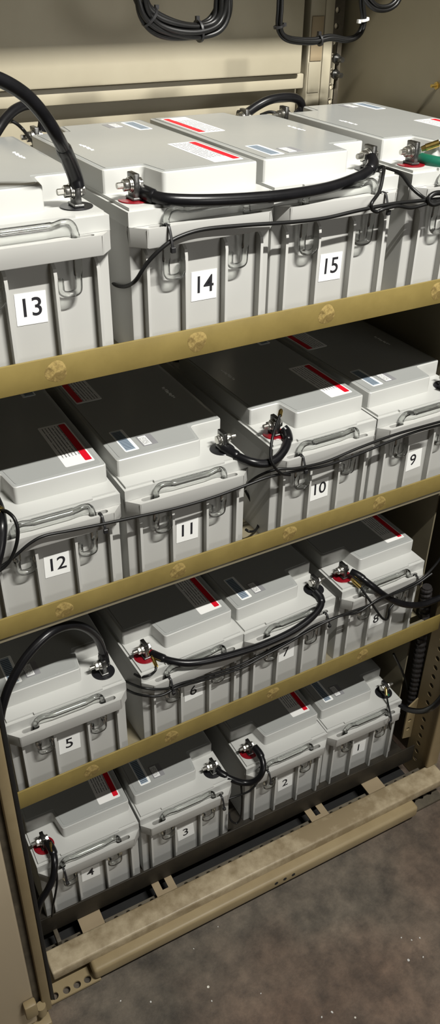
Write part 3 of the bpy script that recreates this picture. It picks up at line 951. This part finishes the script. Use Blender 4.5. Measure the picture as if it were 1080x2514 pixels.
def cable(name, key, r, label, cat='cable', mat='rubber', sleeves=(), group=None, smat='rubber', sl=0.022):
    """one cable; sleeves: 0 = start, 1 = end get a thicker shrink sleeve"""
    pts = PATHS[key]
    o0 = Vector(pts[0])
    loc = [Vector(p) - o0 for p in pts]
    rt = put(name, tube_mesh(name, loc, r, 12 if r > 0.004 else 8), mat, None, o0)
    tag(rt, label, cat, group)
    sp = spline(loc, 8)
    for e in sleeves:
        seq = sp if e == 0 else sp[::-1]
        out, d = [seq[0]], 0
        for a, b in zip(seq, seq[1:]):
            d += (b - a).length
            out.append(b)
            if d > sl:
                break
        bm = bmesh.new()
        add_tube(bm, out, [r * 1.22] * (len(out) - 1) + [r * 1.05], 12)
        put('sleeve', finish(bm, 'sleeve', 0.9), smat, rt)
    return rt


def lug(parent, a, b, r=0.003):
    """brass ring lug from terminal point a to wire start b"""
    a, b = Vector(a) - parent.location, Vector(b) - parent.location
    bm = bmesh.new()
    add_cyl(bm, a.lerp(b, 0.25), b, r, 12)
    add_cyl(bm, a, a.lerp(b, 0.35), r * 0.7, 10, r * 0.9)
    return put('ring_lug', finish(bm, 'ring_lug'), 'brass', parent)


G1 = 'thick black battery cables'
cable('battery_cable', 'c14_15', 0.0062, 'long thick black cable drooping across the handles of the two middle top batteries', sleeves=(0, 1), group=G1)
cable('battery_cable', 'c13', 0.0062, 'thick black cable arching up and left from battery 13', sleeves=(0,), group=G1, sl=0.05)
cable('battery_cable', 'cback13', 0.0062, 'thick black cable looping behind battery 13 at the back', group=G1)
cable('battery_cable', 'cback15', 0.0062, 'thick black cable loop rising behind battery 15 near the back post', group=G1)
cable('battery_cable', 'c16', 0.0075, 'green sleeved cable on the red terminal of the rightmost top battery', mat='green_sleeve', group=G1)
cable('battery_cable', 'c11_10', 0.0058, 'short thick black cable sagging over the gap on the second shelf', sleeves=(0, 1), group=G1)
cable('battery_cable', 'c12', 0.0062, 'thick black cable at the left edge beside battery 12', group=G1)
cable('battery_cable', 'c9', 0.0058, 'thick black cable leaving battery 9 at the right edge', group=G1)
cable('battery_cable', 'c5', 0.0058, 'thick black cable arching over battery 5 to the left', sleeves=(0,), group=G1)
cable('battery_cable', 'c6_7', 0.0056, 'long thick black cable drooping across the two middle batteries of the third shelf', sleeves=(0, 1), group=G1)
cable('battery_cable', 'c8', 0.0056, 'thick black cable running right from battery 8', sleeves=(0,), group=G1)
cable('battery_cable', 'c3_2', 0.0056, 'short thick black cable sagging over the gap on the bottom shelf', sleeves=(0, 1), group=G1)
cable('battery_cable', 'c4', 0.0056, 'thick black cable hanging down from battery 4', sleeves=(0,), group=G1)
c1 = cable('battery_cable', 'c1', 0.0054, 'black cable with green sleeve leaving battery 1 to the right', group=G1)
bm = bmesh.new()
add_tube(bm, [Vector(p) - c1.location for p in spline(PATHS['c1g'], 6)], 0.0064, 12)
put('sleeve', finish(bm, 'sleeve'), 'green_sleeve', c1)['label'] = 'green shrink sleeve'

G2 = 'thin black sensing wires'
def wire(key, r, label):
    return cable('sensing_wire', key, r, label, 'wire', 'wire_black', group=G2)
wire('w_top', 0.0021, 'thin black wire draped along the fronts of batteries 14 and 15')
wire('w_top2', 0.0021, 'thin black wire looping down from the terminal of battery 15')
wire('w_top3', 0.0021, 'thin black wire dropping through the gap right of battery 15')
wire('w_coil', 0.0030, 'small coil of black wire in front of the rightmost top battery')
wire('w_2', 0.0019, 'thin black wire draped along all four batteries of the second shelf')
wire('w_2b', 0.0019, 'second thin black wire along the handles of batteries 10 and 9')
x = wire('w_10', 0.0019, 'thin black wire hanging from the brass lug on battery 10')
lug(x, (0.2155, 0.02, -0.0913), PATHS['w_10'][0])
x = wire('w_12', 0.0021, 'thin black wire looping beside battery 12 from a brass lug')
lug(x, (-0.1678, 0.012, -0.115), PATHS['w_12'][0], 0.0034)
wire('w_3', 0.0019, 'upper thin black wire draped along the third shelf batteries')
wire('w_3b', 0.0019, 'lower thin black wire twisted along the third shelf batteries')
x = wire('w_6', 0.0019, 'short thin black wire curling below the red terminal of battery 6')
lug(x, (0.0161, 0.02, -0.4403), PATHS['w_6'][0])
x = wire('w_8', 0.0019, 'thin black wire looping down over the number card of battery 8')
lug(x, (0.368, 0.014, -0.4301), PATHS['w_8'][0], 0.0034)
x = wire('w_1', 0.0018, 'thin black wire hanging from the terminal of battery 1')
lug(x, (0.4994, 0.024, -0.7556), PATHS['w_1'][0], 0.0026)
x = wire('w_4', 0.0018, 'thin black wire hanging down the front of battery 4')
lug(x, (-0.1719, 0.022, -0.7584), PATHS['w_4'][0], 0.0026)
x = wire('w_2x', 0.0018, 'thin black wire running from battery 2 across to battery 3')
lug(x, (0.2093, 0.022, -0.7814), PATHS['w_2x'][0], 0.0026)
x = wire('w_16', 0.0019, 'thin black wire with brass lug on the rightmost top battery')
lug(x, (0.4043, 0.032, 0.2077), PATHS['w_16'][0], 0.0042)
wire('w_23', 0.0018, 'thin black wire loop low in the gap on the bottom shelf')
wire('w_gap10', 0.0019, 'thin black wire loop low in the gap on the second shelf')
wire('w_right', 0.0022, 'thin dark wire hanging on the right side panel by the bottom shelf')
wire('w_back16', 0.0021, 'thin black wire curving behind batteries 15 and 16')
wire('w_back14', 0.0021, 'thin black wire dropping between batteries 13 and 14 at the back')

# hanging wire bundles at the top
def bundle(key, offs, r, label, ties, white=()):
    pts = [Vector(p) for p in PATHS[key]]
    o0 = pts[0].copy()
    rt = empty('wire_bundle', label, 'wire bundle', o0, 0, 'wire bundles hanging at the top')
    sp = spline([p - o0 for p in pts], 6)
    N = len(sp)
    for k, (a, b) in enumerate(offs):
        q = []
        for i, p in enumerate(sp):
            t = (sp[min(i + 1, N - 1)] - sp[max(i - 1, 0)]).normalized()
            s = t.cross(Vector((0, 1, 0))).normalized()
            wv = 0.9 + 0.25 * math.sin(i * 0.23 + k * 1.7)
            q.append(p + s * a * wv + Vector((0, 1, 0)) * b * wv)
        bm = bmesh.new()
        add_tube(bm, q, r, 8)
        put('wire', finish(bm, 'wire', 0.9), 'wire_black', rt)
    rad = max(math.hypot(a, b) for a, b in offs) + r + 0.0008
    for j, f in enumerate(ties):
        i = int(f * (N - 2))
        t = (sp[i + 1] - sp[i]).normalized()
        bm = bmesh.new()
        add_tube(bm, [sp[i] - t * 0.0014, sp[i] + t * 0.0014], rad, 14)
        s = t.cross(Vector((0, 1, 0))).normalized()
        c = sp[i] + s * (rad + 0.001)
        add_box(bm, c - Vector((0.0022, 0.0022, 0.0022)), c + Vector((0.0022, 0.0022, 0.0022)))
        put('cable_tie', finish(bm, 'cable_tie'), 'tie_white' if j in white else 'nylon', rt)


ring7 = [(0.003, 0), (-0.003, 0.002)] + [(0.0086 * math.cos(k * 0.785), 0.0086 * math.sin(k * 0.785)) for k in range(8)]
bundle('b1', ring7, 0.0033, 'fat bundle of black wires hanging in a loop before the back panel', (0.27, 0.6))
bundle('b2', [(0.0024, 0.0), (-0.0024, 0.0008), (0.0, 0.0042), (0.0004, -0.0042)], 0.0024, 'thin tied black wire bundle hanging in a square loop by the back post', (0.22, 0.5, 0.86), (2,))
bundle('b3', [(0.0028, 0.0), (-0.0028, 0.001), (0, 0.0045)], 0.0028, 'short arc of black wires at the top right', ())

# corrugated conduit on the right
cp = [Vector(p) for p in PATHS['cond']]
sp = spline([p - cp[0] for p in cp], 22)
bm = bmesh.new()
add_tube(bm, sp, [0.0105 if (i // 2) % 2 else 0.0086 for i in range(len(sp))], 12)
tag(put('corrugated_conduit', finish(bm, 'corrugated_conduit', 0.4), 'conduit', None, cp[0]), 'dark corrugated conduit running down beside the right perforated post', 'conduit')

# cable ties round the handle bands
TIEL = {14: 'black cable tie at the left handle slot of the battery numbered 14, topmost shelf',
        15: 'black cable tie at the right handle slot of the battery numbered 15, topmost shelf',
        12: 'black cable tie on the leftmost battery of the second shelf',
        10: 'black cable tie on the red terminal battery right of the second shelf gap',
        8: 'black cable tie on the rightmost battery of the third shelf',
        7: 'black cable tie on the black terminal battery mid third shelf',
        6: 'black cable tie on the red terminal battery mid third shelf',
        2: 'black cable tie right of the bottom shelf gap',
        3: 'black cable tie left of the bottom shelf gap',
        4: 'black cable tie on the leftmost battery of the bottom shelf'}
for num, tx, dz in ((14, -0.0495, -0.0185), (15, 0.0560, -0.0160), (12, 0.0560, -0.0135), (10, -0.0480, -0.0155), (8, 0.0600, -0.006),
                    (7, 0.0590, -0.0135), (6, -0.0470, -0.0170), (2, -0.0480, -0.016), (3, 0.0600, -0.018), (4, -0.0480, -0.020)):
    mt = BMAT[num]
    p0 = mt @ Vector((tx, -0.0165, 0.1255))
    rt = empty('cable_tie', TIEL[num], 'cable tie', p0, mt.to_euler().z, 'black cable ties')
    zz = 0.137 - 0.1255
    path = [(0, 0.0105, zz - 0.006), (0, 0.0100, zz + 0.0006), (0, 0.0060, zz + 0.0022), (0, 0.0010, zz + 0.0012), (0, -0.0020, zz - 0.004),
            (0, -0.0052, zz + dz * 0.7), (0, -0.0058, zz + dz)]
    bm = bmesh.new()
    add_tube(bm, spline(path, 5), 0.0016, 8, 0.0008, up=(0, 1, 0))
    put('strap', finish(bm, 'strap'), 'nylon', rt)
    put('tie_head', box_mesh('tie_head', (-0.0026, -0.0092, zz + dz - 0.0045), (0.0026, -0.0052, zz + dz + 0.0012), 0.0006, 1), 'nylon', rt)
